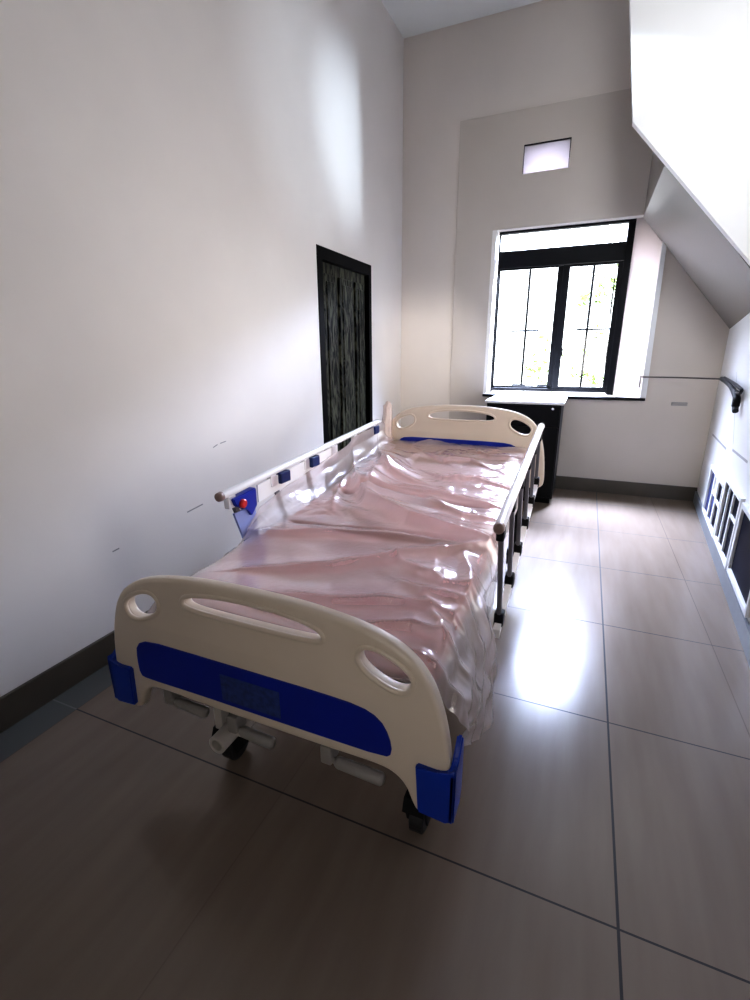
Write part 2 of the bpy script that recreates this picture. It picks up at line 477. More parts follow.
# ---------------------------------------------------------------- window in the far wall
YW = D + .12
win = thing('window_1', kind='structure', loc=(.012, YW, 0))
def wpart(name, boxes, mat, parent=win, bev=.003):
    bm = bmesh.new()
    for b in boxes: add_box(bm, b[0], b[1], b[4] if len(b) > 4 else -.03, b[5] if len(b) > 5 else .03, b[2], b[3], bev=bev)
    return part(name, bm, mat, parent)
wpart('window_frame', [(-.888, -.874, .905, 2.345), (.175, .240, .905, 2.345), (-.875, .176, 2.325, 2.345), (-.875, .176, .925, .955)], M['black_frame'])
wpart('window_transom_bar', [(-.875, .176, 2.035, 2.18, -.028, .028)], M['black_frame'])
tp = part('window_pane', box_bm(-.875, .176, -.003, .003, 2.178, 2.327), M['glass'], win)
# two sliding sashes
sl = wpart('window_sash', [(-.874, -.864, .952, 2.036, -.002, .026), (-.352, -.300, .952, 2.032, -.002, .026), (-.866, -.350, 2.022, 2.036, -.002, .026), (-.866, -.350, .952, .972, -.002, .026)], M['black_frame'])
part('window_pane', box_bm(-.866, -.35, .010, .014, .970, 2.024), M['glass'], sl)
sr = wpart('window_sash', [(-.304, -.248, .952, 2.032, -.027, -.002), (.136, .176, .952, 2.032, -.027, -.002), (-.25, .138, 2.012, 2.032, -.027, -.002), (-.25, .138, .952, .975, -.027, -.002)], M['black_frame'])
part('window_pane', box_bm(-.25, .138, -.016, -.012, .974, 2.014), M['glass'], sr)
lt = bmesh.new(); add_box(lt, -.262, -.238, -.038, -.026, 1.25, 1.325, bev=.004); add_box(lt, -.256, -.246, -.05, -.037, 1.262, 1.30, bev=.003)
part('window_latch', lt, M['black_frame'], sr)
hd = bmesh.new(); add_box(hd, .116, .128, -.045, -.027, 1.58, 1.90, bev=.003)
part('window_handle', hd, M['black_frame'], sr)
# security bars outside the glass
gb = bmesh.new()
for x in (-.60, -.052): add_tube(gb, [(x, .075, .93), (x, .075, 2.05)], .011, 8)
for x0, x1 in ((-.74, -.48), (-.14, .17)): add_tube(gb, [(x0, .075, 1.488), (x1, .075, 1.488)], .009, 8)
for x0, x1 in ((-.69, -.56), (-.45, -.35)): add_box(gb, x0, x1, .06, .085, .955, .985, bev=.004)
part('window_bars', gb, M['black_frame'], win)
# splayed white reveal on the right (daylight gradient painted in), left reveal, sill
struct('trim_1', prism_bm([(.47, D + .002), (.242, D + .09), (.242, D + .112), (.47, D + .014)], 'z', .905, 2.344), M['glowing_reveal'])
struct('trim_2', box_bm(-.925, .50, D - .035, D + .10, .872, .896, bev=.004), M['black_frame'])
struct('trim_3', box_bm(-.924, .262, D - .02, D + .088, .8965, .904, bev=.002), M['reveal'])
struct('trim_4', prism_bm([(.458, .88), (.505, .88), (.478, 2.27), (.446, 2.26)], 'y', D - .018, D - .0005, bev=.004), M['white_frame'])
struct('trim_5', box_bm(-.9245, -.8885, D + .002, D + .09, .9, 2.344), M['reveal'])

# small high vent window
v = thing('window_2', kind='structure', loc=(0, D + .03, 0))
bm = bmesh.new()
add_box(bm, -.70, -.325, -.028, .02, 2.965, 2.972); add_box(bm, -.331, -.325, -.028, .02, 2.757, 2.972); add_box(bm, -.70, -.696, -.028, .02, 2.757, 2.972)
part('window_frame', bm, M['black_frame'], v)
part('window_pane', box_bm(-.698, -.329, -.012, -.006, 2.757, 2.967), M['frosted'], v)

# ---------------------------------------------------------------- dark carved door in the left wall
dr = thing('door_1', kind='structure', loc=(L, 0, 0))
bm = bmesh.new()
for y0, y1, z0, z1 in ((DY0, DY0 + .075, 0, DZ), (DY1 - .06, DY1, 0, DZ), (DY0 + .07, DY1 - .055, DZ - .085, DZ)):
    add_box(bm, -.09, .006, y0, y1, z0, z1, bev=.004)
part('door_frame', bm, M['door_frame'], dr)
lf = part('door_leaf', box_bm(-.07, -.035, DY0 + .07, DY1 - .055, .005, DZ - .08, bev=.003), M['door'], dr)
w0 = DY0 + .075; span = (DY1 - .06) - w0
for k, (a, b) in enumerate(((.05, .30), (.37, .66), (.73, .95))):
    bm = bmesh.new(); y0, y1 = w0 + span * a, w0 + span * b
    for z0, z1 in ((.12, DZ - .16),):
        add_box(bm, -.04, -.018, y0, y1, z0, z1, bev=.011, seg=2)
        add_box(bm, -.022, -.010, y0 + .04, y1 - .04, z0 + .05, z1 - .05, bev=.005, seg=1)
    o = part('door_panel', bm, M['door'], lf)

# ---------------------------------------------------------------- low glazed panels along the right wall
ang = math.atan2(.085, 1.0)
def low_window(name, y0, y1, z0, z1, panes, bars, dark):
    w = thing(name, kind='structure', loc=(RX(y0), y0, 0), rz=-ang)      # local y runs along the wall, -x into the room
    Ln = (y1 - y0) / cos(ang)
    bm = bmesh.new(); f = .028
    for a, b, c, d in ((0, f, z0, z1), (Ln - f, Ln, z0, z1), (f, Ln - f, z1 - f, z1), (f, Ln - f, z0, z0 + f)):
        add_box(bm, -.022, .01, a, b, c, d, bev=.003)
    for (a, b, c, d) in bars: add_box(bm, -.018, .01, a * Ln, b * Ln, z0 + c * (z1 - z0), z0 + d * (z1 - z0), bev=.002)
    part('window_frame', bm, M['white_frame'], w)
    for (a, b, c, d, mt) in panes:
        part('window_pane', box_bm(-.008, .004, a * Ln, b * Ln, z0 + c * (z1 - z0), z0 + d * (z1 - z0)), M[mt], w)
low_window('window_3', 3.60, 4.24, .10, .47, [(.04, .34, .05, .95, 'dark_glass'), (.38, .62, .05, .60, 'purple_glass'), (.66, .96, .05, .95, 'purple_glass'), (.38, .62, .6, .95, 'white_frame')],
           [(.33, .39, .03, .97), (.61, .67, .03, .97), (.05, .33, .52, .58), (.38, .62, .57, .63)], True)
low_window('window_4', 3.04, 3.57, .11, .53, [(.05, .42, .04, .96, 'dark_glass'), (.46, .70, .04, .96, 'dark_glass'), (.74, .96, .04, .96, 'dark_glass')],
           [(.40, .46, .03, .97), (.70, .75, .03, .97), (.05, .42, .60, .64)], True)
low_window('window_5', 2.44, 3.00, .12, .52, [(.05, .95, .04, .96, 'dark_glass')], [], True)

# ---------------------------------------------------------------- the hospital bed
bed = thing('hospital_bed', 'cream and blue hospital bed with folding side rails standing on the tiled floor', 'bed', (BX, 1.93, 0))
def bedpart(name, bm, mat, parent=None, smooth=False):
    return link(name, bm, mat, parent or bed, smooth)

def board(name, y, dz, facing):
    # half outline in board coordinates (x from the centre line, z above the floor for the footboard)
    half = [(0, .738), (.15, .735), (.27, .722), (.36, .703), (.43, .668), (.475, .618), (.503, .55), (.522, .47), (.532, .38), (.537, .30), (.532, .262), (.50, .243), (.455, .238), (.440, .262), (.425, .305), (.395, .333), (.35, .342), (.2, .338), (0, .338)]
    half2 = []
    left = [(-x, z) for x, z in reversed(half[1:-1])]
    outer = chaikin(half + left, 2)
    def ell(cx, cz, rx, rz, rot, n=28, p=2.4):
        o = []
        for k in range(n):
            a = 2 * pi * k / n; c, s = cos(a), sin(a)
            ex = math.copysign(abs(c) ** (2 / p), c) * rx; ez = math.copysign(abs(s) ** (2 / p), s) * rz
            o.append((cx + ex * cos(rot) - ez * sin(rot), cz + ex * sin(rot) + ez * cos(rot)))
        return o
    holes = [ell(.372, .618, .066, .036, -.42), ell(-.372, .618, .066, .036, .42)]
    slot = [(-.215, .664), (-.195, .685), (-.10, .699), (0, .702), (.10, .699), (.195, .685), (.215, .664), (.2, .648), (.1, .645), (0, .645), (-.1, .645), (-.2, .648)]
    holes.append(chaikin(slot, 2))
    bm = plate_from_outline(outer, holes, .038, .012)
    def place(b): bmesh.ops.translate(b, vec=(BX - (.008 if facing > 0 else 0), y, dz), verts=b.verts); return b
    o = bedpart(name, place(bm), M['abs'], smooth=True)
    o.data.set_sharp_from_angle(angle=radians(50))
    # rims round the openings
    for i, hl in enumerate(holes):
        cx = sum(p[0] for p in hl) / len(hl); cz = sum(p[1] for p in hl) / len(hl)
        ring = bmesh.new()
        pts = [(cx + (p[0] - cx) * (1.09 if i < 2 else 1.03), .003, cz + (p[1] - cz) * (1.12 if i < 2 else 1.16)) for p in hl]
        add_tube(ring, pts, .0075, 8, closed=True)
        bedpart('hole_rim', place(ring), M['abs'], o, smooth=True)
    # blue inset panel on both faces
    pan = [(-.42, .378), (-.423, .43), (-.415, .485), (-.37, .506), (-.2, .507), (0, .507), (.2, .507), (.31, .503), (.36, .483), (.385, .44), (.392, .395), (.375, .379), (.2, .377), (0, .376), (-.2, .376), (-.395, .372)]
    pan = chaikin(pan, 1)
    for side in (0, 1):
        b = bmesh.new(); add_prism(b, pan, 'y', (-.004 if side == 0 else .033), (.006 if side == 0 else .042))
        if facing < 0: bmesh.ops.translate(b, vec=(0, 0, .012), verts=b.verts)
        po = bedpart('blue_panel', place(b), M['blue'], o)
        if side == 0 and name == 'footboard':
            st = bedpart('faded_sticker', place(box_bm(-.108, .082, -.0052, -.0038, .39, .472)), M['sticker'], po)
    # corner bumpers
    for s in (-1, 1):
        if facing < 0: continue
        b = bmesh.new()
        front = [(.452, .392), (.505, .390), (.53, .398), (.546, .415), (.546, .27), (.53, .252), (.46, .258)]
        add_prism(b, [(p[0] * s, p[1]) for p in front], 'y', -.014, .02)
        sidep = [(-.014, .258), (.05, .262), (.066, .30), (.064, .440), (.052, .458), (.036, .442), (.02, .415), (-.014, .40)]
        add_prism(b, sidep, 'x', s * .532, s * .547)
        bmesh.ops.bevel(b, geom=list(b.edges), offset=.004, segments=2, affect='EDGES')
        if facing < 0:
            for vv in b.verts: vv.co.y = .05 - vv.co.y
        bb = bedpart('corner_bumper', place(b), M['bumper'], o)
    return o
foot = board('footboard', YF, 0.0, 1)
head = board('headboard', YH, .237, -1)

# deck profile (top of the metal panels) along the bed
MT = .07                                           # mattress thickness
prof = [(.955, .566), (1.64, .605), (2.03, .625), (2.985, .725)]   # top of mattress
def top_z(y):
    for (y0, z0), (y1, z1) in zip(prof, prof[1:]):
        if y <= y1: return z0 + (z1 - z0) * (y - y0) / (y1 - y0)
    return prof[-1][1]
for (y0, z0), (y1, z1) in zip(prof, prof[1:]):
    b = bmesh.new(); a, c = y0 + .012, y1 - .012; za, zc = top_z(a) - MT, top_z(c) - MT
    for x in (0,):
        add_prism(b, [(a, za - .016), (c, zc - .016), (c, zc - .001), (a, za - .001)], 'x', BX - .43, BX + .43)
    bedpart('deck_panel', b, M['steel'])
b = bmesh.new()
for s in (-1, 1):
    add_box(b, BX + s * .40 - .02, BX + s * .40 + .02, YF + .05, YH, .40, .46, bev=.004)
    for yy in (1.25, 2.4): add_box(b, BX + s * .36 - .012, BX + s * .36 + .012, yy - .02, yy + .02, .45, top_z(yy) - MT - .008)
for yy in (1.0, 1.64, 2.03, 2.85): add_box(b, BX - .40, BX + .40, yy - .02, yy + .02, .405, .455, bev=.003)
bedpart('bed_frame', b, M['steel'])
for yy in (.975, 2.80):
    for s in (-1, 1):
        x = BX + .085 + s * .325
        b = bmesh.new(); add_tube(b, [(x, yy, .41), (x, yy, .17)], .02, 12); add_box(b, x - .022, x + .022, yy - .03, yy + .03, .15, .175, bev=.004)
        leg = bedpart('leg', b, M['dark_plastic'])
        w = bmesh.new(); add_tube(w, [(x - .021, yy + .02, .052), (x - .017, yy + .02, .052), (x + .017, yy + .02, .052), (x + .021, yy + .02, .052)], [.045, .052, .052, .045], 24)
        bedpart('caster_wheel', w, M['rubber'], leg, smooth=False)
        h = bmesh.new(); add_prism(h, [(yy - .055, .12), (yy + .06, .13), (yy + .05, .155), (yy - .04, .155)], 'x', x - .03, x + .03)
        for q in (-.031, .025): add_prism(h, [(yy - .01, .045), (yy + .045, .045), (yy + .05, .13), (yy - .04, .13)], 'x', x + q, x + q + .006)
        bedpart('caster_fork', h, M['dark_plastic'], leg)
# three folded crank handles under the footboard and the hollow spindle end
for x0, x1, zz in ((-1.085, -.945, .262), (-.84, -.705, .238), (-.525, -.365, .250)):
    b = bmesh.new(); yy = .888
    add_tube(b, [(x0 - .01, yy + .30, .37), (x0 - .01, yy + .03, zz + .035)], .009, 8)
    add_box(b, x0 - .022, x0 + .012, yy - .012, yy + .04, zz - .012, zz + .045, bev=.006)
    add_tube(b, [(x0, yy, zz), (x0 + .03, yy, zz)], .008, 8)
    c = bedpart('crank', b, M['crank_grey'])
    g = bmesh.new(); add_tube(g, [(x0 + .02, yy, zz), (x0 + .03, yy, zz - .001), (x1 - .008, yy, zz - .006), (x1, yy, zz - .006)], [.011, .0165, .0175, .012], 14)
    bedpart('crank_grip', g, M['crank_grey'], c, smooth=True)
b = bmesh.new()
n = 24; y0, y1 = .87, 1.02; cx, cz = -.905, .165
rings = []
for yv, r in ((y0, .019), (y0, .029), (y1, .029), (y1, .019)):
    rings.append([b.verts.new((cx + r * cos(2 * pi * k / n), yv, cz + r * sin(2 * pi * k / n))) for k in range(n)])
for i in range(4):
    A, B = rings[i], rings[(i + 1) % 4]
    for k in range(n): b.faces.new((A[k], A[(k + 1) % n], B[(k + 1) % n], B[k]))
add_box(b, cx - .055, cx - .026, .93, 1.0, .16, .41); add_box(b, cx + .026, cx + .045, .93, 1.0, .16, .41)
bedpart('spindle_tube', b, M['steel'])
b = bmesh.new(); add_box(b, BX - .38, BX + .35, .91, .96, .29, .375, bev=.004)
for x in (-1.04, -.86, -.54, -.62): add_box(b, x - .025, x + .025, .885, .95, .30, .34, bev=.004)
bedpart('crank_bracket', b, M['dark_plastic'])

# side rails
def rail(x, y0, y1, za, zb, right):
    zt = lambda y: za + (zb - za) * (y - y0) / (y1 - y0)
    sr_ = thing('side_rail', loc=(x, (y0 + y1) / 2, .5), parent=bed)
    t = bmesh.new(); n = 12
    # a rounded-flat top tube
    A = []
    for yy in (y0, y1):
        A.append([t.verts.new((x + .0175 * cos(2 * pi * k / 16), yy, zt(yy) + .015 * sin(2 * pi * k / 16))) for k in range(16)])
    for k in range(16): t.faces.new((A[0][k], A[0][(k + 1) % 16], A[1][(k + 1) % 16], A[1][k]))
    t.faces.new(A[0][::-1]); t.faces.new(A[1])
    link('top_tube', t, M['white_alu'], sr_, smooth=False)
    for yy, d in ((y0, -1), (y1, 1)):
        c = bmesh.new(); add_tube(c, [(x, yy - d * .004, zt(yy)), (x, yy + d * .014, zt(yy)), (x, yy + d * .02, zt(yy))], [.019, .017, .010], 14)
        link('end_cap', c, M['brown_cap'] if d < 0 else M['white_alu'], sr_, smooth=True)
    N = 6
    lz = lambda y: (.355 if right else .40) + (y - 1.6) * (.19 if right else .2)
    yb0, step = (1.60, .235) if right else (1.56, .24)
    t = bmesh.new()
    lo0, lo1 = yb0 - .06, yb0 + step * (N - 1) + .06
    add_prism(t, [(lo0, lz(lo0) - .03), (lo1, lz(lo1) - .03), (lo1, lz(lo1) + .002), (lo0, lz(lo0) + .002)], 'x', x - .012, x + .012)
    link('lower_rail', t, M['white_alu'], sr_)
    for i in range(N):
        yb = yb0 + step * i; yt = (y0 + .05) + (y1 - y0 - .12) * i / (N - 1)
        zb_, zt_ = lz(yb), zt(yt) - .008
        p = bmesh.new()
        add_prism(p, [(yb - .014, zb_), (yb + .014, zb_), (yt + .014, zt_), (yt - .014, zt_)], 'x', x - .008, x + .008)
        bmesh.ops.bevel(p, geom=list(p.edges), offset=.003, segments=2, affect='EDGES')
        po = link('post', p, M['post'], sr_)
        q = bmesh.new(); add_box(q, x - .017, x + .017, yb - .024, yb + .024, zb_ - .02, zb_ + .035, bev=.006)
        link('post_foot', q, M['dark_plastic'], sr_)
        q = bmesh.new(); add_box(q, x - .013, x + .013, yt - .022, yt + .022, zt_ - .055, zt_ - .002, bev=.005)
        link('post_cap', q, M['alu'] if not right else M['dark_plastic'], sr_)
    return sr_, zt
rr, ztr = rail(-.196, 1.425, 2.76, .776, .905, True)
rl, ztl = rail(-1.215, 1.345, 2.86, .785, .868, False)
# release bracket of the left rail: blue block with a red push button
b = bmesh.new(); add_prism(b, [(1.385, .765), (1.53, .775), (1.53, .70), (1.49, .665), (1.47, .70), (1.44, .72), (1.40, .73)], 'x', -1.225, -1.190)
bmesh.ops.bevel(b, geom=list(b.edges), offset=.004, segments=2, affect='EDGES')
lb = link('release_bracket', b, M['blue'], rl)
b = bmesh.new(); add_tube(b, [(-1.192, 1.435, .735), (-1.180, 1.435, .735), (-1.176, 1.435, .735)], [.018, .018, .013], 16)
link('release_button', b, M['red'], rl)['label'] = 'red push button'
b = bmesh.new(); add_prism(b, [(1.40, .70), (1.53, .70), (1.55, .42), (1.50, .42)], 'x', -1.214, -1.204)
link('bracket_plate', b, simple('pale_blue_plate', (.30, .36, .70), .4, noise_amt=.05), rl)
b = bmesh.new(); add_prism(b, [(1.56, .775), (2.28, .82), (2.28, .762), (1.97, .742), (1.56, .70)], 'x', -1.212, -1.206)
link('rail_guard', b, M['white_alu'], rl)
for yy in (1.75, 2.02, 2.80):
    b = bmesh.new(); add_box(b, -1.228, -1.188, yy - .04, yy + .035, ztl(yy) - .065, ztl(yy) - .014, bev=.006)
    link('joint_block', b, M['navy'], rl)

# ---------------------------------------------------------------- mattress in three hinged sections
mat = thing('mattress', 'pink three section mattress lying on the hospital bed under clear plastic', 'mattress', (BX, 1.94, top_z(1.94) - MT))
for (y0, z0), (y1, z1) in zip(prof, prof[1:]):
    b = bmesh.new(); a, c = y0 + .016, y1 - .016
    nx, ny = 2, 10
    add_prism(b, [(a, top_z(a) - MT), (c, top_z(c) - MT), (c, top_z(c)), (a, top_z(a))], 'x', BX - .45, BX + .45)
    bmesh.ops.bevel(b, geom=list(b.edges), offset=.016, segments=3, affect='EDGES')
    o = link('mattress_section', b, M['mattress'], mat, smooth=True)
    o.data.set_sharp_from_angle(angle=radians(40))

# ---------------------------------------------------------------- crumpled plastic film
def seg_d(p, a, b):
    ax, ay = a; bx, by = b; dx, dy = bx - ax, by - ay
    t = max(0, min(1, ((p[0] - ax) * dx + (p[1] - ay) * dy) / (dx * dx + dy * dy + 1e-12)))
    return math.hypot(p[0] - ax - t * dx, p[1] - ay - t * dy), t
FOLDS = [  # polyline in (x, y) running left to right, height, width on the foot side, width on the head side
    ([(-1.20, 2.46), (-1.03, 2.14), (-.86, 1.90), (-.60, 1.735), (-.26, 1.68)], .072, .020, .15),
    ([(-1.20, 1.46), (-1.02, 1.47), (-.85, 1.545), (-.6, 1.60), (-.45, 1.61)], .034, .012, .09),
    ([(-1.00, 1.18), (-.72, 1.30), (-.47, 1.49), (-.22, 1.70)], .036, .013, .05),
    ([(-.86, 1.075), (-.62, 1.10), (-.42, 1.175), (-.19, 1.19)], .034, .010, .05),
    ([(-.54, 1.43), (-.42, 1.36), (-.34, 1.32), (-.20, 1.37)], .034, .010, .05),
    ([(-.52, 1.01), (-.36, 1.075), (-.18, 1.06)], .036, .010, .03),
    ([(-.40, .955), (-.31, .975), (-.19, .95)], .022, .010, .02),
    ([(-.47, 1.29), (-.38, 1.235), (-.27, 1.25), (-.18, 1.31)], .030, .010, .03),
    ([(-.33, 1.55), (-.28, 1.44), (-.25, 1.30)], .030, .014, .02),
    ([(-.36, 1.20), (-.29, 1.12), (-.24, .98)], .024, .012, .02),
    ([(-1.15, 2.72), (-1.02, 2.46), (-.9, 2.30), (-.62, 2.20)], .040, .014, .07),
    ([(-1.14, 2.30), (-1.07, 2.02), (-.98, 1.78)], .044, .026, .03),
    ([(-1.02, 2.38), (-.93, 2.12), (-.90, 1.98)], .030, .014, .04),
    ([(-.86, 2.06), (-.55, 2.09), (-.3, 2.05)], .026, .010, .05),
    ([(-.95, 2.86), (-.7, 2.62), (-.55, 2.66), (-.40, 2.55)], .022, .012, .06),
    ([(-.84, 2.50), (-.62, 2.33), (-.48, 2.37), (-.3, 2.30)], .026, .010, .05),
    ([(-.62, 2.88), (-.47, 2.74), (-.27, 2.80)], .018, .010, .05),
    ([(-.60, 2.02), (-.42, 1.90), (-.30, 1.92)], .026, .010, .04),
    ([(-1.16, 1.02), (-.95, 1.06), (-.75, 1.0)], .012, .012, .05),
]
rc = random.Random(11)
CREASES = []
for k in range(9):
    a = rc.uniform(0, pi); CREASES.append((cos(a), sin(a), rc.uniform(1.6, 3.2), rc.uniform(0, 1), rc.uniform(.010, .018)))
FINE = []
for k in range(8):
    a = rc.gauss(1.35, .55); FINE.append((cos(a), sin(a), rc.uniform(6, 12), rc.uniform(0, 1), rc.uniform(.006, .012)))
def tri(v):
    v = v % 1.0
    return abs(2 * v - 1)
def crumple(x, y):
    z = 0
    for poly, h, wn, wf in FOLDS:
        best = 9; tt = 0; n = len(poly) - 1; side = 1
        for i in range(n):
            d, t = seg_d((x, y), poly[i], poly[i + 1])
            if d < best:
                best = d; tt = (i + t) / n
                a, b_ = poly[i], poly[i + 1]
                side = (b_[0] - a[0]) * (y - a[1]) - (b_[1] - a[1]) * (x - a[0])
        w = wf if side > 0 else wn
        if best < w * 5:
            z += h * exp(-(best / w) ** 1.15) * (.25 + .75 * sin(pi * min(1, max(0, tt * .9 + .05))))
    v = Vector((x * 2.6, y * 2.2, 1.7))
    wx, wy = noise.noise(v), noise.noise(v + Vector((7, 3, 5)))
    px, py = x + .10 * wx, y + .10 * wy
    head = max(0, min(1, (y - 1.55) / .25)); right = max(0, min(1, (x + .72) / .35)) * max(0, min(1, (1.75 - y) / .3))
    big = .35 + .65 * max(head, right)
    c = 0
    for k, (a, b, f, ph, amp) in enumerate(CREASES):
        m = max(0, noise.noise(Vector((x * 1.7 + 9 * k, y * 1.7, 3.3 * k))) + .18)
        c += amp * 2.2 * m * (tri((px * a + py * b) * f + ph) - .5)
    z += c * big
    fi = 0
    for k, (a, b, f, ph, amp) in enumerate(FINE):
        m = max(0, noise.noise(Vector((x * 4.0 + 5 * k, y * 4.0, 2.3 * k))) + .05)
        fi += amp * 2.0 * m * (tri((px * a + py * b) * f * .8 + ph) - .4)
    z += fi * (.12 + .30 * head + .95 * right)
    z += .004 * noise.noise(Vector((x * 4, y * 4, .5)))
    pm = max(0, noise.noise(Vector((x * 3.3 + 2, y * 3.3 + 8, 6.6))) * 1.6 - .05) * (.25 + .75 * max(.75 * head, right))
    if pm > 0:
        dist, _ = noise.voronoi(Vector((px * 15, py * 15, .3)))
        z += .013 * min(1, pm * 1.8) * (dist[1] - dist[0] - .3)
    z = max(z, -.003)
    for yg in (1.64 + .03 * (x + .7), 2.035):
        z -= .024 * exp(-((y - yg) / .011) ** 2) * max(0, min(1, (x + 1.12) / .08)) * max(0, min(1, (-.30 - x) / .08))
    return z
def hem_z(y):      # how low the right drape hangs
    pts = [(.88, .44), (.95, .37), (1.1, .26), (1.3, .19), (1.5, .22), (1.62, .34), (1.75, .58), (3, .70)]
    for (a, za), (b_, zb) in zip(pts, pts[1:]):
        if y <= b_: return za + (zb - za) * (y - a) / (b_ - a)
    return pts[-1][1]
def left_z(y):     # the film climbs to the left rail between the rail ends
    pts = [(.88, .42), (1.25, .42), (1.42, .58), (1.55, .69), (1.9, .74), (2.3, .79), (2.6, .84), (2.9, .86), (3, .80)]
    for (a, za), (b_, zb) in zip(pts, pts[1:]):
        if y <= b_: return za + (zb - za) * (y - a) / (b_ - a)
    return pts[-1][1]
film = bmesh.new()
NY, NU = 430, 270
uv = []
rows = []
for j in range(NY + 1):
    y = .935 + (3.010 - .935) * j / NY
    base = top_z(min(max(y, .955), 2.985)) + .008 - .05 * max(0, (.962 - y) / .027) ** 1.5
    hz = hem_z(y); lz = left_z(y)
    row = []
    for i in range(NU + 1):
        u = i / NU
        if u < .16:                      # left side
            s = 1 - u / .16
            wob = noise.noise(Vector((s * 3, y * 6, 2.2)))
            x = -1.150 - .045 * min(1, s * 1.6) + .012 * wob * (1 - s * .5)
            if y < 1.35: x -= .05 * s
            z = base + crumple(x, y) * (1 - .5 * s) + (lz - base) * s ** 1.2 + .012 * wob * s
        elif u < .80:                    # over the mattress
            s = (u - .16) / .64
            x = -1.150 + (.90 - .012) * s
            e = max(0, (s - .93) / .07); e2 = max(0, (.05 - s) / .05)
            z = base + crumple(x, y) - .012 * e * e
        else:                            # right drape
            s = (u - .80) / .20
            wob = noise.noise(Vector((s * 2.2, y * 5.5, 7.7)))
            wob2 = noise.noise(Vector((s * 6 + 3, y * 11, 1.7)))
            k = max(0, min(1, (1.75 - y) / .2))
            out = (.075 * sin(min(1, s * 1.25) * pi * .62) + .034 * wob * s + .014 * wob2 + .012 * tri(y * 6 + s * 2.3 + wob) * s) * k + .02 * (1 - k) * min(1, s * 2)
            x = -.262 + out + .02 * s * k
            if y > 1.40: x = min(x, -.226)
            z = base + crumple(-.262, y) * (1 - s) - .012 - (base - hz) * s + .010 * wob2 * min(1, s * 3) * k
        row.append(film.verts.new((x, y, z)))
    rows.append(row)
for j in range(NY):
    for i in range(NU):
        film.faces.new((rows[j][i], rows[j][i + 1], rows[j + 1][i + 1], rows[j + 1][i]))
K = 26; prev = None
for j in range(25):                      # wrap bunched up round the left corner of the headboard
    t = j / 24; zc = .70 + .285 * t
    ring = []
    for k in range(K):
        a = 2 * pi * k / K
        rr_ = (.036 + .014 * (tri(k * 5 / K + .3 * sin(t * 3)) - .5)) * (1.25 - .35 * t) + .006 * noise.noise(Vector((cos(a) * 2, sin(a) * 2, t * 5)))
        if t > .93: rr_ *= .55
        ring.append(film.verts.new((-1.200 + .012 * t + rr_ * .8 * cos(a), 2.985 + rr_ * sin(a), zc + .01 * noise.noise(Vector((a, t * 3, 1))))))
    if prev:
        for k in range(K): film.faces.new((prev[k], prev[(k + 1) % K], ring[(k + 1) % K], ring[k])).material_index = 1
    prev = ring
fo = link('plastic_cover', film, [M['film'], M['bunch']], None, smooth=True)
tag(fo, 'crumpled clear plastic wrap spread over the pink mattress and hanging down beside it', 'plastic sheet')

# ---------------------------------------------------------------- bedside cabinet
cx0, cx1, cy0, cy1, ct = -.785, -.150, 4.275, 4.83, .868
cab = thing('bedside_cabinet', 'black bedside cabinet with a white top standing below the window', 'cabinet', ((cx0 + cx1) / 2, (cy0 + cy1) / 2, 0))
b = bmesh.new(); add_box(b, cx0 + .01, cx1 - .01, cy0 + .02, cy1, .05, ct, bev=.004); add_box(b, cx0 + .03, cx1 - .03, cy0 + .05, cy1, 0, .05)
link('body', b, M['cabinet'], cab)
link('top', box_bm(cx0 - .005, cx1 + .012, cy0 - .012, cy1 + .005, ct, ct + .026, bev=.010, seg=3), M['cab_top'], cab)
dw = link('drawer', box_bm(cx0 + .018, cx1 - .018, cy0, cy0 + .02, .69, ct - .012, bev=.004), M['cabinet'], cab)
b = bmesh.new(); add_tube(b, [(-.225, cy0 + .002, .835), (-.225, cy0 - .006, .835), (-.225, cy0 - .009, .835)], [.011, .011, .008], 14)
link('lock', b, M['chrome'], dw)
do = link('door', box_bm(cx0 + .018, cx1 - .018, cy0, cy0 + .02, .065, .68, bev=.004), M['cabinet'], cab)
b = bmesh.new(); add_box(b, -.70, -.69, cy0 - .02, cy0 + .004, .50, .60, bev=.003); link('handle', b, M['cabinet'], do)

# ---------------------------------------------------------------- rod, black strap, wall plate
rod = thing('curtain_rod', 'thin dark rod running from the window edge to the right wall', 'rod', (.44, D - .03, 1.075))
link('rail', tube_bm([(.438, D - .025, 1.077), (.70, D - .12, 1.079), (RX(4.52) - .002, 4.52, 1.082)], .0065, 10), M['rod'], rod)
b = bmesh.new(); add_box(b, .430, .446, D - .034, D - .0005, .985, 1.092, bev=.003); link('bracket', b, M['plate'], rod)
def rwp(y, z, off=.03): return (RX(y) - off, y, z)
b = bmesh.new()
add_tube(b, smooth_path([rwp(4.52, 1.085), rwp(4.25, 1.075), rwp(4.0, 1.055), rwp(3.82, 1.02), rwp(3.72, .99)]), .017, 10)
add_tube(b, smooth_path([rwp(4.40, 1.098), rwp(4.0, 1.085), rwp(3.72, 1.07), rwp(3.63, 1.06), rwp(3.70, 1.035), rwp(3.95, 1.05), rwp(4.2, 1.078)]), .010, 8)
add_tube(b, smooth_path([rwp(3.80, 1.03), rwp(3.73, 1.0), rwp(3.72, .95), rwp(3.69, .925)]), [.022] * 16 + [.018] * 8 + [.008], 10)
tag(link('black_strap', b, M['dark_plastic'], None, smooth=True), 'black looped strap hanging on the right wall at the end of the thin rod', 'strap')
b = bmesh.new(); add_box(b, .705, .825, D - .014, D - .0005, .838, .868, bev=.004); add_box(b, .72, .81, D - .018, D - .012, .846, .86, bev=.002)
tag(link('wall_plate', b, M['plate'], None), 'small narrow grey plate fixed to the far wall below the rod', 'wall plate')
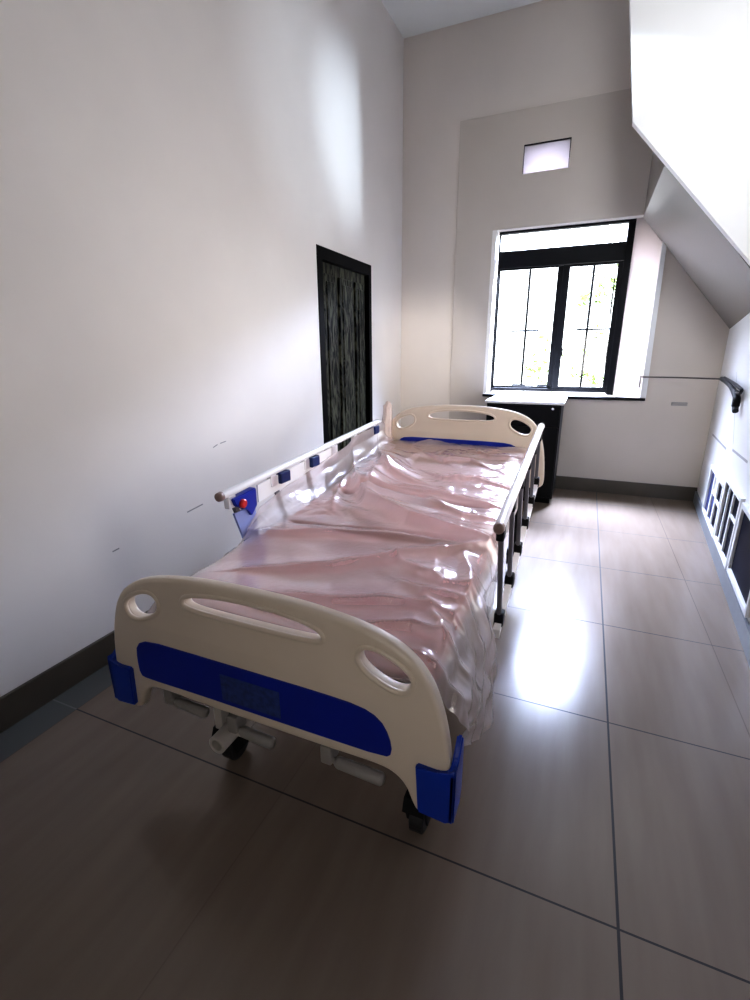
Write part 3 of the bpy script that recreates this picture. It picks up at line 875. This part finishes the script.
tag(link('wall_cable', tube_bm([(-1.772, D + .026, 2.40), (-1.768, D + .026, 1.6), (-1.768, D + .026, .13)], .005, 8), M['plate'], None), 'thin grey cable running down the far left corner behind the bed', 'cable')

# ---------------------------------------------------------------- outside: paving and a leafy tree
struct('ground', box_bm(-6, 6, D + .3, 16, -.12, -.02), M['soil'])
tree = thing('garden_tree', 'leafy green tree growing outside behind the right window sash', 'tree', (.15, 6.6, -.02))
b = bmesh.new()
add_tube(b, smooth_path([(.30, 6.6, -.02), (.27, 6.6, .6), (.20, 6.62, 1.2), (.22, 6.6, 1.9), (.18, 6.6, 2.5)]), .012, 8)
for st, en in (((.24, 6.6, .8), (-.35, 6.5, 1.35)), ((.20, 6.6, 1.2), (-.15, 6.55, 1.7)), ((.21, 6.6, 1.6), (.55, 6.6, 2.2)), ((.24, 6.6, .9), (.6, 6.7, 1.4)), ((.21, 6.6, 1.75), (-.1, 6.6, 2.2))):
    mid = ((st[0] + en[0]) / 2, st[1], (st[2] + en[2]) / 2 + .05)
    add_tube(b, smooth_path([st, mid, en], 4), .005, 6)
link('trunk', b, M['bark'], tree)
lv = bmesh.new(); rnd = random.Random(3)
def leaf(c, s):
    R = Matrix.Rotation(rnd.uniform(0, 6.28), 3, 'Z') @ Matrix.Rotation(rnd.uniform(-.9, .9), 3, 'X') @ Matrix.Rotation(rnd.uniform(0, 6.28), 3, 'Y')
    pts = [(0, 0, -s), (s * .42, 0, -.2 * s), (s * .3, 0, .5 * s), (0, 0, s), (-s * .3, 0, .5 * s), (-s * .42, 0, -.2 * s)]
    lv.faces.new([lv.verts.new(Vector(c) + R @ Vector(p)) for p in pts])
for k in range(44):
    cx, cz = rnd.choice([(-.05, 1.9), (.15, 2.0), (.35, 1.9), (.15, 1.55), (.35, 1.5), (.2, 1.2), (.0, 1.1), (.4, 1.1), (.1, .95), (-.4, 1.3), (-.3, 1.05), (-.45, .95), (-.6, 1.15), (-.2, .9), (.45, 2.2)])
    cx += rnd.gauss(0, .10); cz += rnd.gauss(0, .10)
    for q in range(rnd.randint(3, 9)):
        leaf((cx + rnd.gauss(0, .04), 6.6 + rnd.gauss(0, .12), cz + rnd.gauss(0, .04)), rnd.uniform(.022, .05))
fol = link('foliage', lv, M['leaf'], tree)

# ------------------------------------------------------------------ light
w = bpy.data.worlds.new('sky'); scene.world = w; w.use_nodes = True
bgn = w.node_tree.nodes['Background']; bgn.inputs['Color'].default_value = (.93, .94, 1.0, 1); bgn.inputs['Strength'].default_value = 5.0

def area(name, loc, target, sx, sy, power, col=(1, 1, 1), spread=180, portal=False):
    l = bpy.data.lights.new(name, 'AREA'); l.shape = 'RECTANGLE'; l.size = sx; l.size_y = sy
    l.energy = power; l.color = col; l.spread = radians(spread)
    o = bpy.data.objects.new(name, l); COL.objects.link(o); o.location = loc
    d = Vector(target) - Vector(loc); o.rotation_euler = d.to_track_quat('-Z', 'Y').to_euler()
    if portal: l.cycles.is_portal = True
    return o
def spot(name, loc, target, power, size, blend, radius, col):
    l = bpy.data.lights.new(name, 'SPOT'); l.energy = power; l.spot_size = radians(size); l.spot_blend = blend
    l.shadow_soft_size = radius; l.color = col
    o = bpy.data.objects.new(name, l); COL.objects.link(o); o.location = loc
    d = Vector(target) - Vector(loc); o.rotation_euler = d.to_track_quat('-Z', 'Y').to_euler()
    return o
area('window_portal', (-.33, D + .26, 1.62), (-.33, 0, 1.62), 1.25, 1.5, 1, portal=True)
# bright sky high above the window, raking down over the floor and the head of the bed
area('sky_glow', (-.20, D + 1.0, 3.05), (-.05, 3.3, .2), 2.6, 1.0, 2500, (.62, .69, 1.0), 120)
# the beams are daylight from the stairwell opening on the right
area('stair_face_fill', (.25, .7, 3.0), (.75, 3.5, 2.4), .6, .6, 9.5, (.95, .97, 1), 70)  # added fill lamp above the camera, keeps the stair face white
spot('stairwell_beam', (.80, 3.318, 2.72), (-1.8, 3.80, 2.80), 170, 31, 1.0, .03, (.68, .83, 1.0))
spot('stairwell_beam_near', (.80, 3.25, 2.72), (-1.8, 3.22, 2.72), 70, 38, 1.0, .05, (.74, .86, 1.0))
spot('corner_fill', (-.45, 3.2, 1.9), (-1.60, 4.87, 1.2), 80, 44, 1.0, .15, (1.0, .95, .90))  # added spot in mid-air, brightens the far left corner
# added warm fill lamp, unseen on the right just outside the frame
area('right_fill', (.72, 1.95, 1.30), (-1.8, 2.5, 1.25), .7, 1.5, 10, (1.0, .95, .92), 110)
# added soft front fill, an unseen lamp behind the camera
area('front_fill', (.25, -1.3, 1.2), (-.1, 1.0, .65), 1.2, .8, 2.6, (1.0, .95, .89), 80)

# ------------------------------------------------------------------ camera
cam = bpy.data.cameras.new('camera'); co = bpy.data.objects.new('camera', cam); COL.objects.link(co)
yaw, pitch, roll, F = -.4079, .3011, -.0078, 476.052
f = Vector((sin(yaw) * cos(pitch), cos(yaw) * cos(pitch), -sin(pitch)))
r = Vector((cos(yaw), -sin(yaw), 0)); u = r.cross(f)
r2 = r * cos(roll) + u * sin(roll); u2 = -r * sin(roll) + u * cos(roll)
co.matrix_world = Matrix(((r2.x, u2.x, -f.x, 0), (r2.y, u2.y, -f.y, 0), (r2.z, u2.z, -f.z, H), (0, 0, 0, 1)))
cam.sensor_fit = 'VERTICAL'; cam.sensor_height = 36.0; cam.lens = 36.0 * F / 1000.0
cam.clip_start = .02; cam.clip_end = 100
scene.camera = co

scene.view_settings.view_transform = 'Standard'
scene.view_settings.look = 'Medium High Contrast'
scene.view_settings.exposure = 0.0
scene.cycles.max_bounces = 10; scene.cycles.diffuse_bounces = 6; scene.cycles.transparent_max_bounces = 16
scene.cycles.use_denoising = True
scene.cycles.sample_clamp_indirect = 8
